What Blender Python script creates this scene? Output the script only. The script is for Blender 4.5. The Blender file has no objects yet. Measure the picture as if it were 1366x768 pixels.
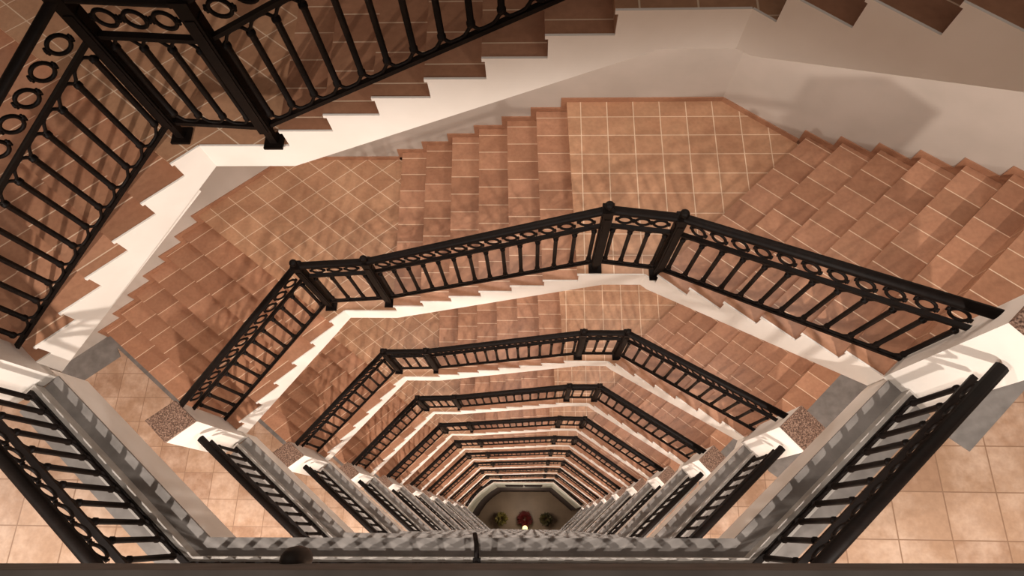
import bpy, math, random
from mathutils import Matrix, Vector
random.seed(4)
C = bpy.context.scene.collection
SC = bpy.context.scene

# ------------------------------------------------------------------ scale
S = 3.4            # storey height in metres (plan numbers below are in storeys)
ZG = 13.1          # depth of the ground floor under the camera, in storeys
ZF = 1.3517        # depth of gallery floor 0 under the camera
R1 = 1 / 21.0      # riser

def W(X, Y, Z):
    return Vector((X * S, Y * S, (ZG - Z) * S))

# ------------------------------------------------------------------ camera
cam_d = bpy.data.cameras.new('camera')
cam = bpy.data.objects.new('camera', cam_d)
C.objects.link(cam)
cam_d.sensor_fit = 'HORIZONTAL'
cam_d.sensor_width = 36
cam_d.lens = 853.92 / 1366 * 36
cam_d.clip_start = 0.02
M = Matrix(((0.9994551563652738, -0.0035585327981080533, 0.03281352250507306),
            (0.014829294086654829, 0.9365914210353291, -0.35010941444056365),
            (-0.029486987837987977, 0.35040526092989477, 0.936133895690619))).to_4x4()
M.translation = W(0, 0, 0)
cam.matrix_world = M
SC.camera = cam

# ------------------------------------------------------------------ light
wd = bpy.data.worlds.new('world'); SC.world = wd
wd.use_nodes = True
wd.node_tree.nodes['Background'].inputs[0].default_value = (1.0, 0.85, 0.74, 1)
wd.node_tree.nodes['Background'].inputs[1].default_value = 0.35
SC.view_settings.view_transform = 'Standard'
SC.view_settings.look = 'None'
SC.view_settings.gamma = 1
SC.view_settings.use_curve_mapping = False
SC.view_settings.exposure = 0.50

LAMP_W = 375
SOFFIT_W = 11
WARM = (1.0, 0.90, 0.81)
def lamp(name, X, Y, Z, watts, rad=0.05, col=WARM):
    d = bpy.data.lights.new(name, 'POINT' if name == 'lobby_lamp' else 'SPOT')
    if d.type == 'SPOT':                # recessed ceiling downlights, plus the added fill spots
        d.spot_size = math.radians(150 if name == 'front_fill' else 168); d.spot_blend = 0.3
    d.energy = watts; d.shadow_soft_size = rad; d.color = col
    o = bpy.data.objects.new(name, d); C.objects.link(o); o.location = W(X, Y, Z)
    return o
def fill_light(name, X, Y, Z, watts, size=0.7, col=WARM):
    d = bpy.data.lights.new(name, 'AREA')
    d.shape = 'DISK'; d.size = size; d.energy = watts; d.color = col
    o = bpy.data.objects.new(name, d); C.objects.link(o); o.location = W(X, Y, Z)
    return o
for k in range(0, 10):
    zc = ZF + k - 1 + 0.127 + 0.05      # just under the slab above
    lamp('gallery_lamp_or_fill', -0.93, -0.43, zc, LAMP_W)
    lamp('gallery_lamp_or_fill', 0.74, -0.46, zc, LAMP_W * 0.95)
    lamp('gallery_lamp_or_fill', -1.85, 0.0, zc, LAMP_W * 0.15)  # added weak fill to lift the left gallery tiles
    lamp('front_fill', -0.10, -0.32, zc, LAMP_W * 0.38)  # added centre fill that brightens the stringers, not a known lamp
    if k:                               # unseen fill lights added under the soffits above to brighten the treads
        zs = ZF + k - 1
        fill_light('soffit_fill', -0.72, 0.98, zs - 1 / 3 + .10, SOFFIT_W)
        fill_light('soffit_fill', -0.15, 0.97, zs - 0.36, SOFFIT_W)
        fill_light('soffit_fill', 0.45, 0.98, zs - 2 / 3 + .10, SOFFIT_W * 1.2)
        fill_light('soffit_fill', 0.88, 0.72, zs - 0.70, SOFFIT_W)
lamp('lobby_lamp', -0.15, 0.30, 12.2, 90, 0.5, (1.0, 0.80, 0.62))

# ------------------------------------------------------------------ materials
def mat(name):
    m = bpy.data.materials.new(name); m.use_nodes = True
    nt = m.node_tree
    return m, nt, nt.nodes['Principled BSDF']
def N(nt, t, **kw):
    n = nt.nodes.new(t)
    for a, b in kw.items(): setattr(n, a, b)
    return n
def ramp(nt, fac, stops):
    r = N(nt, 'ShaderNodeValToRGB'); el = r.color_ramp.elements
    el[0].position, el[0].color = stops[0][0], (*stops[0][1], 1)
    el[1].position, el[1].color = stops[-1][0], (*stops[-1][1], 1)
    for p, c in stops[1:-1]:
        e = el.new(p); e.color = (*c, 1)
    nt.links.new(fac, r.inputs[0]); return r.outputs[0]
def mathn(nt, op, a, b=None, c=None):
    n = N(nt, 'ShaderNodeMath', operation=op)
    for i, v in enumerate((a, b, c)):
        if v is None: continue
        if isinstance(v, (int, float)): n.inputs[i].default_value = v
        else: nt.links.new(v, n.inputs[i])
    return n.outputs[0]
def mix(nt, fac, a, b, mode='MIX'):
    n = N(nt, 'ShaderNodeMix', data_type='RGBA', blend_type=mode)
    for i, v in ((0, fac), (6, a), (7, b)):
        if isinstance(v, (int, float)): n.inputs[i].default_value = v
        elif isinstance(v, tuple): n.inputs[i].default_value = (*v, 1)
        else: nt.links.new(v, n.inputs[i])
    return n.outputs[2]

def tile_mat(name, cols, grout, gw=0.02, rough=0.45, mott=0.35, mottcol=(0.8, 0.55, 0.38)):
    m, nt, p = mat(name)
    uv = N(nt, 'ShaderNodeUVMap'); uv.uv_map = 'UVMap'
    sep = N(nt, 'ShaderNodeSeparateXYZ'); nt.links.new(uv.outputs[0], sep.inputs[0])
    u, v = sep.outputs[0], sep.outputs[1]
    def edge(x):
        f = mathn(nt, 'FRACT', x)
        a = mathn(nt, 'ABSOLUTE', mathn(nt, 'SUBTRACT', f, 0.5))
        return mathn(nt, 'GREATER_THAN', a, 0.5 - gw)
    g = mathn(nt, 'MAXIMUM', edge(u), edge(v))
    cmb = N(nt, 'ShaderNodeCombineXYZ')
    nt.links.new(mathn(nt, 'FLOOR', u), cmb.inputs[0]); nt.links.new(mathn(nt, 'FLOOR', v), cmb.inputs[1])
    oi = N(nt, 'ShaderNodeObjectInfo'); nt.links.new(oi.outputs['Random'], cmb.inputs[2])
    wn = N(nt, 'ShaderNodeTexWhiteNoise', noise_dimensions='3D'); nt.links.new(cmb.outputs[0], wn.inputs[0])
    base = ramp(nt, wn.outputs[0], cols)
    geo = N(nt, 'ShaderNodeNewGeometry')
    no = N(nt, 'ShaderNodeTexNoise'); no.inputs['Scale'].default_value = 3.2; no.inputs['Detail'].default_value = 5
    no.inputs['Roughness'].default_value = 0.65
    nt.links.new(geo.outputs['Position'], no.inputs['Vector'])
    f = ramp(nt, no.outputs[0], [(0.42, (0, 0, 0)), (0.72, (1, 1, 1))])
    b2 = mix(nt, mathn(nt, 'MULTIPLY', f, mott), base, mottcol)
    no2 = N(nt, 'ShaderNodeTexNoise'); no2.inputs['Scale'].default_value = 28; no2.inputs['Detail'].default_value = 4
    nt.links.new(geo.outputs['Position'], no2.inputs['Vector'])
    b3 = mix(nt, 0.35, b2, ramp(nt, no2.outputs[0], [(0.3, (0.55, 0.5, 0.48)), (0.7, (1, 1, 1))]), 'MULTIPLY')
    col = mix(nt, g, b3, grout)
    nt.links.new(col, p.inputs['Base Color'])
    p.inputs['Roughness'].default_value = rough
    bp = N(nt, 'ShaderNodeBump'); bp.inputs['Strength'].default_value = 0.25; bp.inputs['Distance'].default_value = 0.004
    nt.links.new(mathn(nt, 'SUBTRACT', no2.outputs[0], mathn(nt, 'MULTIPLY', g, 1.0)), bp.inputs['Height'])
    nt.links.new(bp.outputs[0], p.inputs['Normal'])
    return m
def noisy(name, c1, c2, scale=6, rough=0.8, bump=0.15, detail=6, c3=None):
    m, nt, p = mat(name)
    geo = N(nt, 'ShaderNodeNewGeometry')
    no = N(nt, 'ShaderNodeTexNoise'); no.inputs['Scale'].default_value = scale; no.inputs['Detail'].default_value = detail
    nt.links.new(geo.outputs['Position'], no.inputs['Vector'])
    st = [(0.35, c1), (0.65, c2)] if c3 is None else [(0.35, c1), (0.5, c3), (0.65, c2)]
    nt.links.new(ramp(nt, no.outputs[0], st), p.inputs['Base Color'])
    p.inputs['Roughness'].default_value = rough
    bp = N(nt, 'ShaderNodeBump'); bp.inputs['Strength'].default_value = bump; bp.inputs['Distance'].default_value = 0.01
    nt.links.new(no.outputs[0], bp.inputs['Height']); nt.links.new(bp.outputs[0], p.inputs['Normal'])
    return m

TERRA = tile_mat('terracotta_stair_tile', [(0, (0.33, 0.155, 0.088)), (0.5, (0.41, 0.20, 0.115)), (1, (0.47, 0.24, 0.145))],
                 (0.72, 0.53, 0.38), 0.018, 0.4, 0.25, (0.5, 0.28, 0.16))
TERRAL = tile_mat('terracotta_landing_tile', [(0, (0.42, 0.215, 0.12)), (0.5, (0.46, 0.245, 0.14)), (1, (0.5, 0.275, 0.16))],
                 (0.72, 0.54, 0.39), 0.017, 0.4, 0.35, (0.55, 0.34, 0.2))
GALLERY_LIT = tile_mat('lit_gallery_tile', [(0, (0.37, 0.22, 0.14)), (0.5, (0.42, 0.26, 0.165)), (1, (0.47, 0.30, 0.20))],
                 (0.27, 0.16, 0.10), 0.013, 0.35, 0.9, (0.66, 0.48, 0.365))  # paler than the stair tile: strong gallery light put into the colour
CREAM = noisy('cream_plaster', (0.79, 0.73, 0.665), (0.85, 0.795, 0.735), 2.5, 0.85, 0.3)
WALLM = noisy('wall_plaster', (0.42, 0.36, 0.31), (0.49, 0.42, 0.365), 1.6, 0.9, 0.3)
GREY = noisy('grey_painted_stone', (0.16, 0.144, 0.132), (0.22, 0.20, 0.185), 9, 0.9, 0.1)
KERBM = noisy('lit_grey_kerb', (0.34, 0.31, 0.28), (0.42, 0.385, 0.35), 9, 0.9, 0.1)  # paler than the ledge: light on the kerb face put into the colour
GRAN = noisy('speckled_granite', (0.05, 0.03, 0.022), (0.36, 0.25, 0.19), 75, 0.4, 0.02, 3, (0.17, 0.10, 0.072))
IRON = noisy('dark_iron', (0.004, 0.0022, 0.0016), (0.007, 0.004, 0.003), 20, 0.55, 0.05)
IRON.node_tree.nodes['Principled BSDF'].inputs['Specular IOR Level'].default_value = 0.12
PALE = noisy('pale_green_plaster', (0.60, 0.58, 0.47), (0.70, 0.67, 0.55), 2, 0.8, 0.1)
DARKW = noisy('dark_wood_panel', (0.018, 0.008, 0.006), (0.028, 0.013, 0.009), 5, 0.95, 0.1)
LOBBY = noisy('brown_marble', (0.20, 0.145, 0.10), (0.32, 0.24, 0.17), 0.55, 0.5, 0.02)
LEAFG = noisy('yellow_green_leaf', (0.04, 0.035, 0.01), (0.34, 0.28, 0.07), 7, 0.6, 0.0)
LEAFD = noisy('dark_green_leaf', (0.012, 0.012, 0.005), (0.11, 0.09, 0.03), 7, 0.6, 0.0)
RED = noisy('red_bract', (0.07, 0.004, 0.004), (0.12, 0.007, 0.007), 5, 0.6, 0.0)
POT = noisy('clay_pot', (0.16, 0.08, 0.05), (0.2, 0.1, 0.06), 5, 0.7, 0.0)
RUBBER = noisy('dark_brown_rubber', (0.012, 0.007, 0.005), (0.02, 0.012, 0.008), 12, 0.6, 0.1)
GLOW, nt_, p_ = mat('warm_lamp_glass')
p_.inputs['Emission Color'].default_value = (1, 0.75, 0.3, 1); p_.inputs['Emission Strength'].default_value = 1.3
p_.inputs['Base Color'].default_value = (0.9, 0.7, 0.4, 1)

# ------------------------------------------------------------------ mesh helper
class MB:
    def __init__(s): s.v = []; s.f = []; s.m = []; s.uv = []; s.sm = []
    def add(s, verts, faces, mi=0, uvs=None, smooth=False):
        o = len(s.v); s.v += [tuple(v) for v in verts]
        for j, f in enumerate(faces):
            s.f.append(tuple(i + o for i in f))
            s.m.append(mi[j] if isinstance(mi, (list, tuple)) else mi)
            s.uv.append(uvs[j] if uvs else None); s.sm.append(smooth)
    def mesh(s, name, mats):
        me = bpy.data.meshes.new(name); me.from_pydata(s.v, [], s.f)
        for m in mats: me.materials.append(m)
        uvl = me.uv_layers.new(name='UVMap')
        for p, mi, uv, sm in zip(me.polygons, s.m, s.uv, s.sm):
            p.material_index = mi; p.use_smooth = sm
            for q, li in enumerate(p.loop_indices):
                uvl.data[li].uv = uv[q] if uv else (0.5, 0.5)
        me.update(); return me
    def build(s, name, mats, parent=None):
        if not isinstance(mats, (list, tuple)): mats = [mats]
        return link(name, s.mesh(name, mats), parent)
def link(name, me, parent=None, loc=None):
    o = bpy.data.objects.new(name, me); C.objects.link(o)
    if loc is not None: o.location = loc
    if parent:
        o.parent = parent
        o.matrix_parent_inverse = Matrix.Translation(parent.location).inverted() if parent.type == 'EMPTY' else Matrix.Identity(4)
    return o
def thing(name, label, cat, loc=(0, 0, 0), group=None):
    o = bpy.data.objects.new(name, None); C.objects.link(o); o.location = loc
    o.empty_display_size = 0.2
    o['label'] = label; o['category'] = cat
    if group: o['group'] = group
    return o
def tag(o, label, cat, group=None):
    o['label'] = label; o['category'] = cat
    if group: o['group'] = group
    return o
def struct(o): o['kind'] = 'structure'; return o

def area2(p): return sum(p[i][0] * p[(i + 1) % len(p)][1] - p[(i + 1) % len(p)][0] * p[i][1] for i in range(len(p)))
def prism(mb, poly, z0, z1, top=0, side=0, bot=None, uvf=None, sideuv=None):
    """poly in storeys (X,Y); z0,z1 metres (scalar or per vertex)."""
    poly = [tuple(p) for p in poly]
    n = len(poly)
    z0 = list(z0) if isinstance(z0, (list, tuple)) else [z0] * n
    z1 = list(z1) if isinstance(z1, (list, tuple)) else [z1] * n
    if area2(poly) < 0:
        poly.reverse(); z0.reverse(); z1.reverse()
    vs = [(p[0] * S, p[1] * S, z) for p, z in zip(poly, z0)] + [(p[0] * S, p[1] * S, z) for p, z in zip(poly, z1)]
    fs = [tuple(range(n, 2 * n)), tuple(reversed(range(n)))] + [(i, (i + 1) % n, (i + 1) % n + n, i + n) for i in range(n)]
    uv = [[uvf(*p) for p in poly] if uvf else None, None]
    for i in range(n):
        if sideuv:
            a, b = sideuv(*poly[i]), sideuv(*poly[(i + 1) % n]); uv.append([a, b, b, a])
        else: uv.append(None)
    uv = [q if q else [(0.5, 0.5)] * len(f) for q, f in zip(uv, fs)]
    mb.add(vs, fs, [top, side if bot is None else bot] + [side] * n, uv)
def profile(mb, prof, P0, D, thick, base, mi=0):
    """prof: list (i, h in risers); extruded inward (normal nrm) by thick storeys."""
    L = math.hypot(*D); nx, ny = -D[1] / L, D[0] / L
    vs = []
    for off in (0, thick):
        for i, h in prof:
            vs.append(((P0[0] + D[0] * i + nx * off) * S, (P0[1] + D[1] * i + ny * off) * S, base + h * R1 * S))
    n = len(prof)
    fs = [tuple(range(n)), tuple(reversed(range(n, 2 * n)))] + [(i, i + n, (i + 1) % n + n, (i + 1) % n) for i in range(n)]
    mb.add(vs, fs, mi)
def box(mb, c, s, mi=0, rot=0.0):
    cs, sn = math.cos(rot), math.sin(rot); vs = []
    for dz in (-1, 1):
        for dx, dy in ((-1, -1), (1, -1), (1, 1), (-1, 1)):
            x, y = dx * s[0] / 2, dy * s[1] / 2
            vs.append((c[0] + x * cs - y * sn, c[1] + x * sn + y * cs, c[2] + dz * s[2] / 2))
    mb.add(vs, [(3, 2, 1, 0), (4, 5, 6, 7), (0, 1, 5, 4), (1, 2, 6, 5), (2, 3, 7, 6), (3, 0, 4, 7)], mi)
def lathe(mb, prof, c, seg=12, mi=0):
    vs = []; fs = []
    for r, z in prof:
        for j in range(seg):
            a = 2 * math.pi * j / seg; vs.append((c[0] + r * math.cos(a), c[1] + r * math.sin(a), c[2] + z))
    for i in range(len(prof) - 1):
        for j in range(seg):
            k = (j + 1) % seg; fs.append((i * seg + j, i * seg + k, (i + 1) * seg + k, (i + 1) * seg + j))
    fs.append(tuple(reversed(range(seg)))); fs.append(tuple(range((len(prof) - 1) * seg, len(prof) * seg)))
    mb.add(vs, fs, mi, None, True)
def tube(mb, pts, r, seg=6, closed=False, mi=0):
    pts = [Vector(p) for p in pts]; n = len(pts); vs = []; fs = []
    for i, p in enumerate(pts):
        if closed: t = pts[(i + 1) % n] - pts[i - 1]
        else: t = pts[min(i + 1, n - 1)] - pts[max(i - 1, 0)]
        t.normalize()
        up = Vector((0, 0, 1)) if abs(t.z) < 0.98 else Vector((1, 0, 0))
        if closed:      # ring in a vertical plane: fixed side vector
            s = RINGN.copy()
        else: s = t.cross(up).normalized()
        u = s.cross(t).normalized()
        for j in range(seg):
            a = 2 * math.pi * j / seg; vs.append(p + (s * math.cos(a) + u * math.sin(a)) * r)
    m = n if closed else n - 1
    for i in range(m):
        for j in range(seg):
            a, b = i * seg + j, i * seg + (j + 1) % seg
            c, d = ((i + 1) % n) * seg + (j + 1) % seg, ((i + 1) % n) * seg + j
            fs.append((a, b, c, d))
    if not closed:
        fs.append(tuple(reversed(range(seg)))); fs.append(tuple(range((n - 1) * seg, n * seg)))
    mb.add(vs, fs, mi, None, True)
RINGN = Vector((0, 1, 0))
def sweep(mb, pts, prof, smooth=True):
    """pts 3D polyline, prof list of (side, up) metres, mitred in plan."""
    pts = [Vector(p) for p in pts]; n = len(pts); m = len(prof); vs = []
    dirs = [((pts[i + 1] - pts[i]) * Vector((1, 1, 0))).normalized() for i in range(n - 1)]
    for i, p in enumerate(pts):
        d0 = dirs[max(i - 1, 0)]; d1 = dirs[min(i, n - 2)]
        n0 = Vector((d0.y, -d0.x, 0)); n1 = Vector((d1.y, -d1.x, 0))
        b = (n0 + n1); b = b / max(b.length, 1e-6); b = b / max(b.dot(n0), 0.3)
        for s_, u_ in prof: vs.append(p + b * s_ + Vector((0, 0, u_)))
    fs = []
    for i in range(n - 1):
        for j in range(m):
            k = (j + 1) % m; fs.append((i * m + j, i * m + k, (i + 1) * m + k, (i + 1) * m + j))
    fs.append(tuple(reversed(range(m)))); fs.append(tuple(range((n - 1) * m, n * m)))
    mb.add(vs, fs, 0, None, smooth)

# ------------------------------------------------------------------ plan (storeys)
FL = {'left': ((-1.1804, .213), (.0719, .0596)), 'mid': ((-.5547, .6701), (.0971, 0.0)), 'right': ((.2684, .7051), (.0707, -.055))}
WL = {'left': ((-1.7291, .6313), (.0736, .0581)), 'mid': ((-.5717, 1.2715), (.0966, 0.0)), 'right': ((.7448, 1.1605), (.0737, -.054))}
WS = 0.9895
WCL, WCR = (-.9181 * WS, 1.2715 * WS), (.5933 * WS, 1.2715 * WS)
CL, CR = (-.629, .6701), (.3134, .6701)
LEDL, FCL, FCR, LEDR = (-1.040, .2935), (-.6434, -.028), (.4135, -.028), (.7551, .2876)
def pin(f, i, lx=(0, 0), inset=0.0):
    a, d = FL[f]; L = math.hypot(*d)
    return (a[0] + d[0] * i + lx[0] - d[1] / L * inset, a[1] + d[1] * i + lx[1] + d[0] / L * inset)
def pout(f, i):
    a, d = WL[f]; return ((a[0] + d[0] * i) * WS, (a[1] + d[1] * i) * WS)
LOFF = {0: (-.0116, .0048), 2: (.0087, .0026), 3: (.0084, 0), 4: (.004, -.0013), 5: (.0045, .0009), 6: (.0042, .0012)}
DZ = {0: .018, 2: .017, 3: .001, 4: .007}
def offset_line(pts, d):
    """offset polyline to its right-hand side (outward) by d."""
    out = []
    n = len(pts)
    for i in range(n):
        ds = []
        if i > 0: ds.append((pts[i][0] - pts[i - 1][0], pts[i][1] - pts[i - 1][1]))
        if i < n - 1: ds.append((pts[i + 1][0] - pts[i][0], pts[i + 1][1] - pts[i][1]))
        ns = []
        for x, y in ds:
            L = math.hypot(x, y); ns.append((y / L, -x / L))
        bx = sum(q[0] for q in ns); by = sum(q[1] for q in ns); L = math.hypot(bx, by); bx /= L; by /= L
        c = bx * ns[0][0] + by * ns[0][1]
        out.append((pts[i][0] + bx * d / c, pts[i][1] + by * d / c))
    return out
def lerp(a, b, t): return tuple(x + (y - x) * t for x, y in zip(a, b))

# ================================================================== structure
EDGE = [LEDL, FCL, FCR, LEDR]
def edge(k):
    if k == 0: return [LEDL, (-.643, -.0303), (.3955, -.0165), (.7525, .3030)]
    if k == -1: return [LEDL, (-.6434, -.0333), (.4135, -.0162), LEDR]
    return EDGE
PS = lambda k: (-.004, .0145) if k == 0 else (0, 0)      # right hand pier of floor 0 stands a little off the line
OUTER_R = [pout('right', 7), pout('right', 13), (1.9, .25), (1.9, -1.6)]
OUTER_L = [(-2.3, -1.6), (-2.3, .17), pout('left', -8), pout('left', 1)]
def floorpoly(k): return [(.7690, .3155), pout('right', 7.07)] + OUTER_R[1:] + OUTER_L + [(-1.108, .2726), (-1.0617, .3113)] + edge(k)
KERB = .035 * S
def gtile(x, y): return ((x - .0) / .103 + .12, (y - .168) / .0895)
for k in range(-1, 10):
    z = (ZG - ZF - k) * S
    mb = MB()
    EDGE_ = edge(k)
    prism(mb, floorpoly(k), z - .127 * S, z, 0, 1, 1, gtile)
    struct(mb.build('floor', [GALLERY_LIT, CREAM if k >= 0 else GREY]))
    # grey ledge, kerb under the railing and border strips, one trim object per storey
    mb = MB()
    e0, e1 = offset_line(EDGE_, -.003), offset_line(EDGE_, .031)
    e2, e3 = offset_line(EDGE_, .058), offset_line(EDGE_, .099)
    for i in range(3):
        prism(mb, [e0[i], e0[i + 1], e1[i + 1], e1[i]], z - .01, z + .012)
        prism(mb, [e1[i], e1[i + 1], e2[i + 1], e2[i]], z - .01, z + KERB, 1, 1, 1)
        prism(mb, [e2[i], e2[i + 1], e3[i + 1], e3[i]], z - .01, z + .008)
    a, b = pout('left', 1), pin('left', 1)
    s1 = (b[0] - .018, b[1] - .014)
    prism(mb, [a, b, (b[0] - .0165, b[1] - .0165), (a[0] - .018, a[1] - .014)], z - .01, z + .009)
    q = pout('left', -8)
    prism(mb, [a, q, (q[0] + .06, q[1] - .085), (a[0] + .055, a[1] - .09)], z - .01, z + .007)
    prism(mb, [pin('right', 8), pout('right', 8), (1.441, .661), (.8808, .157), (.825, .20)], z - .01, z + .007)
    struct(mb.build('trim_%d' % (k + 2), [GREY, KERBM]))

# last gallery floor closes round the back with a bowed pale fascia, dark panelled wall under it
z9 = (ZG - ZF - 9) * S
curve = [(-1.035, .20), (-1.0, .27), (-.95, .345), (-.89, .425), (-.82, .495), (-.72, .575), (-.603, .648)]
hole = curve + [(.330, .658), (.75, .315)]
mb = MB()
prism(mb, [(-1.0617, .3113), (-1.02, .255)] + curve[1:] + [(.330, .658), (.75, .315), (.7676, .3168), pout('right', 7), WCR, WCL, pout('left', 1)],
      z9 - .127 * S, z9, 0, 1, 1, gtile)
struct(mb.build('floor', [GALLERY_LIT, CREAM]))
def band(pts, z0, z1, th, m, name, mats):
    mb = MB()
    n = len(pts)
    o = []
    for i in range(n):
        a = pts[max(i - 1, 0)]; b = pts[min(i + 1, n - 1)]
        dx, dy = b[0] - a[0], b[1] - a[1]; L = math.hypot(dx, dy)
        o.append((pts[i][0] - dy / L * th, pts[i][1] + dx / L * th))
    for i in range(n - 1):
        prism(mb, [pts[i], pts[i + 1], o[i + 1], o[i]], z0, z1)
    return mb.build(name, mats)
zp = (ZG - 11.62) * S
struct(band(hole, zp, z9 - .10 * S, .05, 0, 'trim_12', [PALE]))
struct(band(hole, 0, zp, .045, 0, 'wall_lobby', [DARKW]))
full = [(-2.4, -1.7), (2.0, -1.7), (2.0, 1.5), (-2.4, 1.5)]
mb = MB(); prism(mb, full, -.3, 0, 0, 0)
struct(mb.build('floor', [LOBBY]))

def wall(name, a, b, th=.05, m=WALLM):
    mb = MB(); dx, dy = b[0] - a[0], b[1] - a[1]; L = math.hypot(dx, dy)
    n = (-dy / L * th, dx / L * th)
    prism(mb, [a, b, (b[0] + n[0], b[1] + n[1]), (a[0] + n[0], a[1] + n[1])], 0, (ZG + 1.1) * S)
    struct(mb.build(name, [m]))
wall('wall_left', pout('left', -8), WCL)
wall('wall_back', WCL, WCR)
wall('wall_right', WCR, pout('right', 13))
wall('wall_gallery_left', (-2.3, -1.6), (-2.3, .17))
wall('wall_gallery_right', (1.9, .25), (1.9, -1.6))
wall('wall_front', (1.9, -1.6), (-2.3, -1.6))

ORD = ['topmost', 'second', 'third', 'fourth', 'fifth', 'sixth', 'seventh', 'eighth', 'ninth', 'lowest']
def nth(k): return ORD[k] if k in (0, 9) else ORD[k] + ' from the top'

# ================================================================== staircases
def steps_uv(f, k):
    (ax, ay), (dx, dy) = FL[f]; L = math.hypot(dx, dy); nx, ny = -dy / L, dx / L
    pit = {'left': .0795, 'mid': .0655, 'right': .072}[f]
    def g(i):
        sh = random.choice((0, .5)) if f == 'left' else (0.45 if f == 'mid' else 0.3)
        return lambda x, y: (((x - ax) * nx + (y - ay) * ny) / pit + sh, .5 + i)
    return g
def lab_stair(k):
    if k == 0: return 'topmost terracotta stair behind the large dark railing, cut off at the upper left'
    if k == 1: return 'broad terracotta stair across the upper middle, second from the top, with zigzag cream stringer'
    return 'terracotta stair turn with cream stringer in the stairwell, ' + nth(k)
OV = .005
for k in range(0, 10):
    lx = LOFF.get(k, (0, 0)); base = (ZG - ZF - k - DZ.get(k, 0)) * S
    t = thing('staircase', lab_stair(k), 'staircase', (pin('mid', 3)[0] * S, pin('mid', 3)[1] * S, base), 'stair turns round the well')
    for f, b0 in (('left', 0), ('mid', 7), ('right', 14)):
        g = steps_uv(f, k); d = FL[f][1]; L = math.hypot(*d); u = (d[0] / L, d[1] / L)
        for i in range(1, 7):
            if True:
                a, a2 = pin(f, i, lx, .004), pin(f, i + 1, lx, .004); c, c2 = pout(f, i), pout(f, i + 1)
                h = base + (b0 + i) * R1 * S
                mb = MB()
                cut = (f == 'left' and i == 1)
                a3, c3 = pin(f, i + 1.1, lx, .004), pout(f, i + 1.1)
                if cut: a = (-1.1665, .3172)
                prism(mb, [a] + ([(-1.1180, .3560), (-1.0617 + lx[0], .3135 + lx[1])] if cut else []) + [a3, c3, c], h - .024, h - .0006 * i, 0, 0, 0, g(i), g(i))
                sb = lambda p, e: (p[0] + u[0] * e, p[1] + u[1] * e)
                prism(mb, [sb(a, OV)] + ([(-1.1180, .3560), (-1.0617 + lx[0], .3135 + lx[1])] if cut else []) + [sb(a2, OV + .004), sb(c2, OV + .004), sb(c, OV)], h - R1 * S, h - .024, 0, 0, 0, None, g(i))
                mb.build('step', [TERRA], t)
        # sloping slab that carries the steps
        mb = MB()
        a, c = pin(f, 1, lx, .006), pout(f, 1); a2, c2 = pin(f, 7.05, lx, .006), pout(f, 7.05)
        zt = [(b0 + 0) * R1 * S + base - .02, (b0 + 6) * R1 * S + base - .02] ; zt = [zt[0], zt[1], zt[1], zt[0]]
        prism(mb, [a, a2, c2, c], [q - 1.35 * R1 * S for q in zt], zt)
        mb.build('flight_slab', [CREAM], t)
    def uvd(x, y):
        return ((x + .6077) / .1155 + (y - 1.2563) / .0905, (x + .6077) / .1155 - (y - 1.2563) / .0905)
    def uvs(x, y): return ((x - .2285) / .0815, (y - 1.2655) / .0668)
    ins = .004
    p1 = [pin('left', 7, lx, ins), (CL[0] + lx[0], CL[1] + lx[1] + ins), pin('mid', 1.04, lx, ins), pout('mid', 1.04), WCL, pout('left', 7)]
    p2 = [pin('mid', 7, lx, ins), (CR[0] + lx[0], CR[1] + lx[1] + ins), pin('right', 1.04, lx, ins), pout('right', 1.04), WCR, pout('mid', 7)]
    for p, f, n_, uvf in ((p1, 'left', 7, uvd), (p2, 'mid', 14, uvs)):
        h = base + n_ * R1 * S; mb = MB()
        prism(mb, p, h - .024, h, 0, 0, 0, uvf)
        d = FL[f][1]; L = math.hypot(*d); e = (d[0] / L * OV, d[1] / L * OV)
        q = [tuple(x) for x in p]; q[0] = (q[0][0] + e[0], q[0][1] + e[1]); q[-1] = (q[-1][0] + e[0], q[-1][1] + e[1])
        prism(mb, q, h - 1.45 * R1 * S, h - .024, 1, 1, 1)
        a, c = pin(f, 7, lx, ins), pout(f, 7)
        prism(mb, [(a[0] + e[0] * .9, a[1] + e[1] * .9), (a[0] + e[0] * 2, a[1] + e[1] * 2), (c[0] + e[0] * 2, c[1] + e[1] * 2), (c[0] + e[0] * .9, c[1] + e[1] * .9)],
              h - R1 * S, h - .024, 0, 0, 0, None, steps_uv(f, k)(7))
        mb.build('landing', [TERRAL if n_ == 7 else TERRAL, CREAM], t)
    # riser to the floor above
    mb = MB(); h = base + 21 * R1 * S + DZ.get(k, 0) * S
    a, c = pin('right', 7, lx, ins), pout('right', 7); e = (FL['right'][1][0] * .09, FL['right'][1][1] * .09)
    prism(mb, [(a[0] + e[0] * -.1, a[1] + e[1] * -.1), (a[0] + e[0], a[1] + e[1]), (c[0] + e[0], c[1] + e[1]), (c[0] - e[0] * .1, c[1] - e[1] * .1)],
          h - 1.5 * R1 * S, h - .012, 0, 0, 0, None, steps_uv('right', k)(7))
    g7 = steps_uv('right', k)(7)
    prism(mb, [pin('right', 7, (0, 0), ins), pin('right', 8), pout('right', 8), pout('right', 7)], h - .012, h + .010, 0, 0, 0, g7)
    mb.build('step', [TERRA], t)
    # cream stringers
    def zig(i0, i1, b0):
        o = []
        for i in range(i0, i1 + 1):
            o += [(i + .05, b0 + i - 1), (i + .05, b0 + i - .14), (i, b0 + i - .14), (i, b0 + i + .01)]
        return o
    P = lambda f: (FL[f][0][0] + lx[0], FL[f][0][1] + lx[1])
    mb = MB(); profile(mb, [(1.66, -.7), (7.67, 5.5), (7.67, 7.02)] + list(reversed(zig(2, 7, 0))) + [(1.66, 1.02)], P('left'), FL['left'][1], .004, base)
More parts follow.
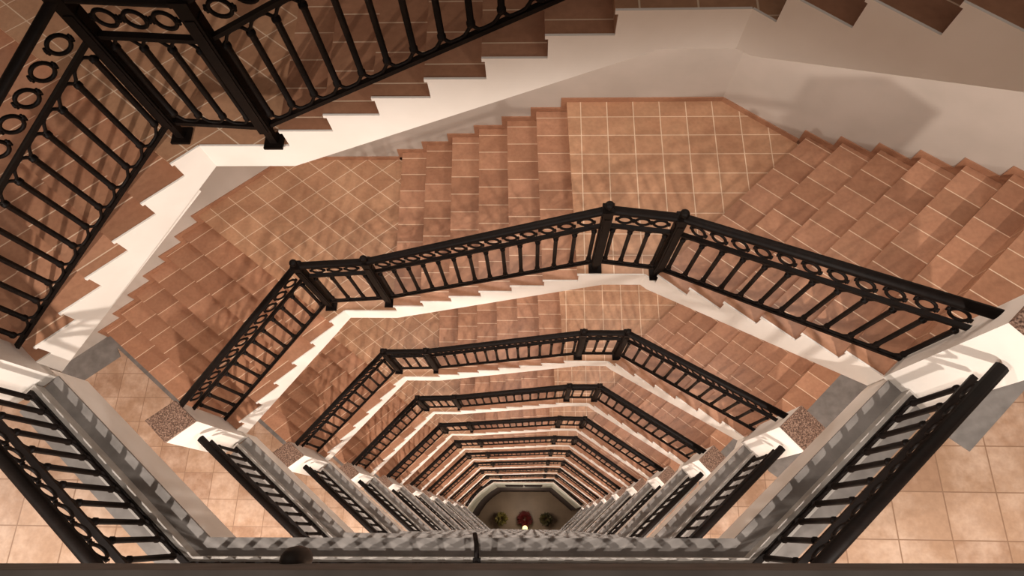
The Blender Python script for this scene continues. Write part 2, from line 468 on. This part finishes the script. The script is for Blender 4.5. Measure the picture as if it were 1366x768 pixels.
    mb.build('stringer', [CREAM], t)
    mb = MB(); profile(mb, [(-.765, 5.5), (.9, 5.5), (7.8, 12.4), (8.94, 12.4), (8.94, 14.02)] + list(reversed(zig(1, 7, 7))) + [(-.765, 7.02)], P('mid'), FL['mid'][1], .004, base)
    mb.build('stringer', [CREAM], t)
    mb = MB(); profile(mb, [(.636, 12.4), (.9, 12.4), (7.06, 18.35), (7.06, 20.02)] + list(reversed(zig(1, 6, 14))) + [(.636, 14.02)], P('right'), FL['right'][1], .004, base)
    mb.build('stringer', [CREAM], t)
    # skirting tiles along the wall
    for f, b0 in (('left', 0), ('mid', 7), ('right', 14)):
        mb = MB(); sk = .0177 * S
        (ax, ay), (dx, dy) = WL[f]; L = math.hypot(dx, dy); nx, ny = dy / L * .004, -dx / L * .004
        def seg(i0, i1, z0, z1):
            a = pout(f, i0); b = pout(f, i1)
            prism(mb, [a, b, (b[0] + nx, b[1] + ny), (a[0] + nx, a[1] + ny)], z0, z1, 0, 0, 0)
        for i in range(1, 8):
            h = base + (b0 + i) * R1 * S
            if i < 7: seg(i - .18, i + 1 - .18, h, h + sk)
            seg(i - .18, i + .06, h - R1 * S, h)
        if f == 'left':
            h = base + 7 * R1 * S; seg(7 - .18, 11.02, h, h + sk)
        if f == 'mid':
            h = base + 7 * R1 * S; seg(-3.58, 1, h, h + sk); h = base + 14 * R1 * S; seg(7 - .18, 12.06, h, h + sk)
        if f == 'right':
            h = base + 14 * R1 * S; seg(-2.05, 1, h, h + sk)
        mb.build('skirting', [TERRA], t)

# ================================================================== piers with granite caps
PIL = [(-1.1983, .2928), (-1.1226, .2278), (-1.0399, .2930), (-1.1176, .3546)]
PIR = [(.7427, .2944), (.807, .223), (.878, .287), (.8139, .3584)]
def shrink(poly, e):
    cx = sum(p[0] for p in poly) / 4; cy = sum(p[1] for p in poly) / 4
    return [(cx + (p[0] - cx) * e, cy + (p[1] - cy) * e) for p in poly]
for k in range(0, 10):
    z = (ZG - ZF - k) * S
    for side, poly in (('left', PIL), ('right', [(x + PS(k)[0], y + PS(k)[1]) for x, y in PIR])):
        c = shrink(poly, 0)[0]
        lab = 'cream pier with speckled granite cap, %s of the well, %s' % (side, nth(k))
        t = thing('pier', lab, 'pier', (c[0] * S, c[1] * S, z), 'granite capped piers')
        mb = MB(); prism(mb, poly, z, z + (.388) * S - .03)
        prism(mb, shrink(poly, 1.0), z - .01, z + .09)
        mb.build('shaft', [CREAM], t)
        mb = MB(); prism(mb, shrink(poly, 1.01), z + .388 * S - .03, z + .388 * S)
        o = mb.build('cap', [GRAN], t); o['label'] = 'brown speckled granite cap'

# ================================================================== railings
def baluster_mesh(h, seg):
    mb = MB(); r = .0054 * S
    lathe(mb, [(r * .6, 0), (r * .6, .012), (r * 1.3, .015), (r * 1.3, .035), (r, .04), (r, h - .04), (r * 1.3, h - .035), (r * 1.3, h - .015), (r * .6, h - .012), (r * .6, h)], (0, 0, 0), seg)
    return mb.mesh('baluster', [IRON])
def ring_mesh(seg, ts):
    mb = MB(); R_ = .0162 * S
    tube(mb, [(R_ * math.cos(2 * math.pi * j / seg), 0, R_ * math.sin(2 * math.pi * j / seg)) for j in range(seg)], .0034 * S, ts, True)
    for s in (-1, 1):     # knots to the neighbours
        tube(mb, [(s * R_, 0, 0), (s * .0229 * S, 0, 0)], .0036 * S, ts)
        tube(mb, [(s * .0200 * S, 0, -.007 * S), (s * .0200 * S, 0, .007 * S)], .0022 * S, ts)
    return mb.mesh('ring', [IRON])
BAL = {}; RNG = {}
def get_bal(h, hi):
    key = (round(h, 3), hi)
    if key not in BAL: BAL[key] = baluster_mesh(h, 10 if hi else 5)
    return BAL[key]
def get_ring(hi):
    if hi not in RNG: RNG[hi] = ring_mesh(20 if hi == 2 else 10, 6 if hi == 2 else 4)
    return RNG[hi]
PITCH = .0457
HR = []
for j in range(10):
    a = 2 * math.pi * j / 10; HR.append((.0118 * S * math.cos(a), .0095 * S * math.sin(a) - .009 * S))
def rect(w, h, up=0): return [(-w / 2, up - h), (w / 2, up - h), (w / 2, up), (-w / 2, up)]
def railing(t, pts, runs, hi, dmid, dbot, blen_top, blen_bot):
    """pts: list of (x,y,ztop) metres. runs: index pairs that carry balusters."""
    mb = MB(); sweep(mb, pts, HR); mb.build('handrail', [IRON], t)
    mb = MB(); sweep(mb, [(x, y, z - dmid) for x, y, z in pts], rect(.011 * S, .008 * S), False); mb.build('middle_rail', [IRON], t)
    mb = MB(); sweep(mb, [(x, y, z - dbot) for x, y, z in pts], rect(.0105 * S, .009 * S), False); mb.build('bottom_rail', [IRON], t)
    L0 = blen_bot; L1 = blen_top
    for a, b in runs:
        A, B = Vector(pts[a]), Vector(pts[b]); D = B - A; L = math.hypot(D.x, D.y) / S
        n = max(1, round(L / PITCH)); ang = math.atan2(D.y, D.x)
        hb = dbot - dmid - .008 * S - L0 - L1
        me = get_bal(hb, hi >= 1)
        for j in range(n):
            p = A + D * ((j + .5) / n); p.z += -dbot + L0
            o = link('baluster', me, t, p)
        if hi >= 1:
            for zo, sg, hh in ((-dbot, 1, L0), (-dmid - .008 * S, -1, L1)):
                q = []
                for j in range(n - 1):
                    for e, w in ((0, 1), (.07, .9), (.16, .45), (.25, .12), (.38, .0), (.62, 0), (.75, .12), (.84, .45), (.93, .9)):
                        p = A + D * ((j + .5 + e) / n); q.append((p.x, p.y, p.z + zo + sg * (hh * w + .004)))
                p = A + D * ((n - .5) / n); q.append((p.x, p.y, p.z + zo + sg * (hh + .004)))
                if n > 1:
                    cb = MB(); tube(cb, q, .0030 * S, 6 if hi == 2 else 4); cb.build('curved_bar', [IRON], t)
        rm = get_ring(max(hi, 1))
        for j in range(1, n):
            p = A + D * (j / n); p.z += -(dmid + .017 * S) / 2
            o = link('ring', rm, t, p); o.rotation_euler = (0, 0, ang)

POSTS = {0: [(-.6774, .6975), (-.4947, .6848), (.164, .722), (.330, .722)],
         1: [(-.6760, .6880), (-.4780, .7010), (.1750, .6930), (.3440, .6720)],
         2: [(-.6480, .7050), (-.4620, .7090), (.1940, .6975), (.3600, .6980)],
         3: [(-.6655, .6920), (-.4520, .6985), (.1940, .6980), (.3528, .6990)]}
PDEF = [(-.6720, .6900), (-.4680, .7010), (.1780, .6950), (.3500, .6925)]
def lab_rail(k):
    if k == 0: return 'large dark iron stair railing cut off at the upper left corner, nearest the camera'
    if k == 1: return 'dark iron stair railing with ring frieze crossing the whole picture, second from the top'
    return 'dark iron stair railing with short balusters round the well, ' + nth(k)
def post_mesh(h):
    mb = MB(); w = .023 * S
    box(mb, (0, 0, h / 2 + .05), (w, w, h - .18)); box(mb, (0, 0, .10), (w * .62, w * .62, .2))
    for s in (-1, 1):
        box(mb, (s * w * .52, 0, h * .5), (w * .1, w * .62, h * .74)); box(mb, (0, s * w * .52, h * .5), (w * .62, w * .1, h * .74))
    box(mb, (0, 0, h - .06), (w * 1.22, w * 1.22, .03))
    return mb.mesh('newel_post', [IRON])
def fin_mesh():
    mb = MB(); r = .0115 * S
    lathe(mb, [(r * .5, 0), (r * .5, .012)] + [(r * math.sin(a), .012 + r * .9 - r * .9 * math.cos(a)) for a in (.5, .9, 1.3, 1.7, 2.1, 2.5, 2.9)], (0, 0, 0), 12)
    return mb.mesh('finial', [IRON])
def plate_mesh():
    mb = MB(); box(mb, (0, 0, .009), (.036 * S, .036 * S, .018)); return mb.mesh('base_plate', [IRON])
PM, FM, BM = post_mesh(.372 * S), fin_mesh(), plate_mesh()
for k in range(0, 10):
    lx = LOFF.get(k, (0, 0)); base = (ZG - ZF - k - DZ.get(k, 0)) * S
    P4 = POSTS.get(k) or [(x + lx[0], y + lx[1]) for x, y in PDEF]
    hs = [1 / 3 + .36, 1 / 3 + .36, 2 / 3 + .36, 2 / 3 + .36]
    el = (-1.0963 + (lx[0] if k else 0), .3435); er = (.791, .336)
    pts = [(el[0] * S, el[1] * S, base + .394 * S)] + [(x * S, y * S, base + h * S) for (x, y), h in zip(P4, hs)] + [(er[0] * S, er[1] * S, base + 1.327 * S + DZ.get(k, 0) * S)]
    t = thing('stair_railing', lab_rail(k), 'railing', (P4[1][0] * S, P4[1][1] * S, base + S / 3), 'stair railings round the well')
    hi = 2 if k <= 2 else (1 if k <= 5 else 0)
    railing(t, pts, [(0, 1), (1, 2), (2, 3), (3, 4), (4, 5)], hi, .083 * S, .306 * S, .014 * S, .014 * S)
    for (x, y), f in zip(P4, (1 / 3, 1 / 3, 2 / 3, 2 / 3)):
        po = link('newel_post', PM, t, (x * S, y * S, base + f * S))
        q = bpy.data.objects.new('finial', FM); C.objects.link(q); q.parent = po; q.location = (0, 0, .372 * S - .045)
        q = bpy.data.objects.new('base_plate', BM); C.objects.link(q); q.parent = po

for k in range(0, 10):
    z = (ZG - ZF - k) * S
    G = offset_line(edge(k), .045); G[0] = lerp(G[0], G[1], 0.02); G[3] = lerp(G[3], G[2], 0.035)
    lab = ('dark iron gallery railing on grey kerb in both lower corners, largest' if k == 0 else
           'dark iron gallery railing between the piers on grey kerb, ' + nth(k))
    t = thing('gallery_railing', lab, 'railing', (0, G[1][1] * S, z + .085), 'gallery railings round the well')
    pts = [(x * S, y * S, z + .308 * S) for x, y in G]
    railing(t, pts, [(0, 1), (1, 2), (2, 3)], 2 if 0 <= k <= 1 else (1 if 2 <= k <= 3 else 0), .075 * S, .308 * S - KERB - .009 * S - .004, .014 * S, .012 * S)

# ================================================================== lobby things far below
def leaf_ball(mb, c, R_, n, size, flat=1.0):
    for _ in range(n):
        a = random.uniform(0, 6.283); e = random.uniform(-.3, 1.0); rr = R_ * random.uniform(.45, 1)
        ce = math.sqrt(max(0, 1 - e * e)); p = Vector((c[0] + rr * ce * math.cos(a), c[1] + rr * ce * math.sin(a), c[2] + rr * e * flat))
        d = (p - Vector(c)).normalized(); s = d.cross(Vector((0, 0, 1)))
        s = s.normalized() if s.length > .01 else Vector((1, 0, 0)); L = size * random.uniform(.7, 1.3)
        mb.add([p, p + d * L * .5 + s * L * .25, p + d * L + Vector((0, 0, -L * .2)), p + d * L * .5 - s * L * .25], [(0, 1, 2, 3)])
for (X, Y, m, lab, nm, R_) in ((-.5837, .155, LEAFG, 'round yellow green potted plant on the lobby floor, left of the red plant', 'potted_plant', .30),
                           (.2602, .155, LEAFD, 'round dark green potted plant on the lobby floor, right of the red plant', 'potted_plant', .28),
                           (-.1432, .150, RED, 'big red leaved plant in the middle of the lobby floor', 'poinsettia', .36)):
    t = thing(nm, lab, 'plant', (X * S, Y * S, 0))
    mb = MB(); lathe(mb, [(.16, 0), (.22, .3), (.24, .32), (.24, .36), (.18, .36)], (X * S, Y * S, 0), 14); mb.build('pot', [POT], t)
    mb = MB(); leaf_ball(mb, (X * S, Y * S, .5), R_, 420, .17); o = mb.build('foliage', [m], t)
X, Y = -.1347, -.012
t = thing('lobby_lamp', 'small glowing floor lamp in front of the red plant in the lobby', 'lamp', (X * S, Y * S, 0))
mb = MB(); lathe(mb, [(.14, 0), (.14, .03), (.03, .06), (.03, .7), (.05, .72)], (X * S, Y * S, 0), 12); mb.build('stand', [IRON], t)
mb = MB(); lathe(mb, [(.05, .72), (.16, .80), (.17, .95), (.08, 1.03)], (X * S, Y * S, 0), 12); mb.build('lamp_shade', [GLOW], t)

# dark slots and rail on the far pale fascia
for x0, x1, lab in ((-.43, -.16, 'long dark vent slot in the pale far fascia, left one of the pair'), (-.12, .15, 'long dark vent slot in the pale far fascia, right one of the pair')):
    mb = MB(); zc = (ZG - 11.05) * S
    y = .648 + (x0 + x1 + 1.206) / 2 * .0107
    box(mb, ((x0 + x1) / 2 * S, (y + .002) * S, zc), ((x1 - x0) * S, .16, .8))
    box(mb, ((x0 + x1) / 2 * S, (y + .002) * S, zc), ((x1 - x0) * S + .1, .10, .9))
    tag(mb.build('vent_slot', [DARKW]), lab, 'vent', 'slots in the far fascia')
t = thing('mezzanine_railing', 'low dark railing along the bowed pale balcony edge deep in the well', 'railing', (-.1 * S, .67 * S, z9))
hp = [(x * S, y * S, z9) for x, y in [(p[0] - .0, p[1] + .02) for p in hole[1:]]]
hp = [Vector(p) for p in hp]
mb = MB(); sweep(mb, [p + Vector((0, 0, .95)) for p in hp], rect(.09, .09), False); mb.build('handrail', [IRON], t)
mb = MB(); sweep(mb, [p + Vector((0, 0, .14)) for p in hp], rect(.07, .07), False); mb.build('bottom_rail', [IRON], t)
mbal = MB(); box(mbal, (0, 0, .48), (.05, .05, .86)); bm_ = mbal.mesh('baluster', [IRON])
for a, b in zip(hp[:-1], hp[1:]):
    n = max(1, int((b - a).length / .22))
    for j in range(n): link('baluster', bm_, t, a + (b - a) * ((j + .5) / n))

# ================================================================== small things at the front edge
zf0 = (ZG - ZF) * S
mb = MB(); tube(mb, [(-.1046 * S, -.064 * S, zf0 + .13), (-.107 * S, -.03 * S, zf0 + .10), (-.1125 * S, -.0135 * S, zf0 + .02)], .016, 8)
box(mb, (-.1046 * S, -.06 * S, zf0 + .11), (.05, .03, .06))
tag(mb.build('stay_bar', [IRON]), 'short dark stay bar across the grey ledge at the bottom middle', 'bar')
mb = MB(); c = W(-.1665, -.0235, .484)
lathe(mb, [(.02, -.06), (.027, -.05), (.031, -.02), (.030, .02), (.022, .045), (.010, .055)], c, 16)
box(mb, (c.x, c.y - .02, c.z), (.03, .04, .03))
tag(mb.build('edge_knob', [RUBBER]), 'dark rounded knob on the nearest slab edge at the bottom left', 'knob')
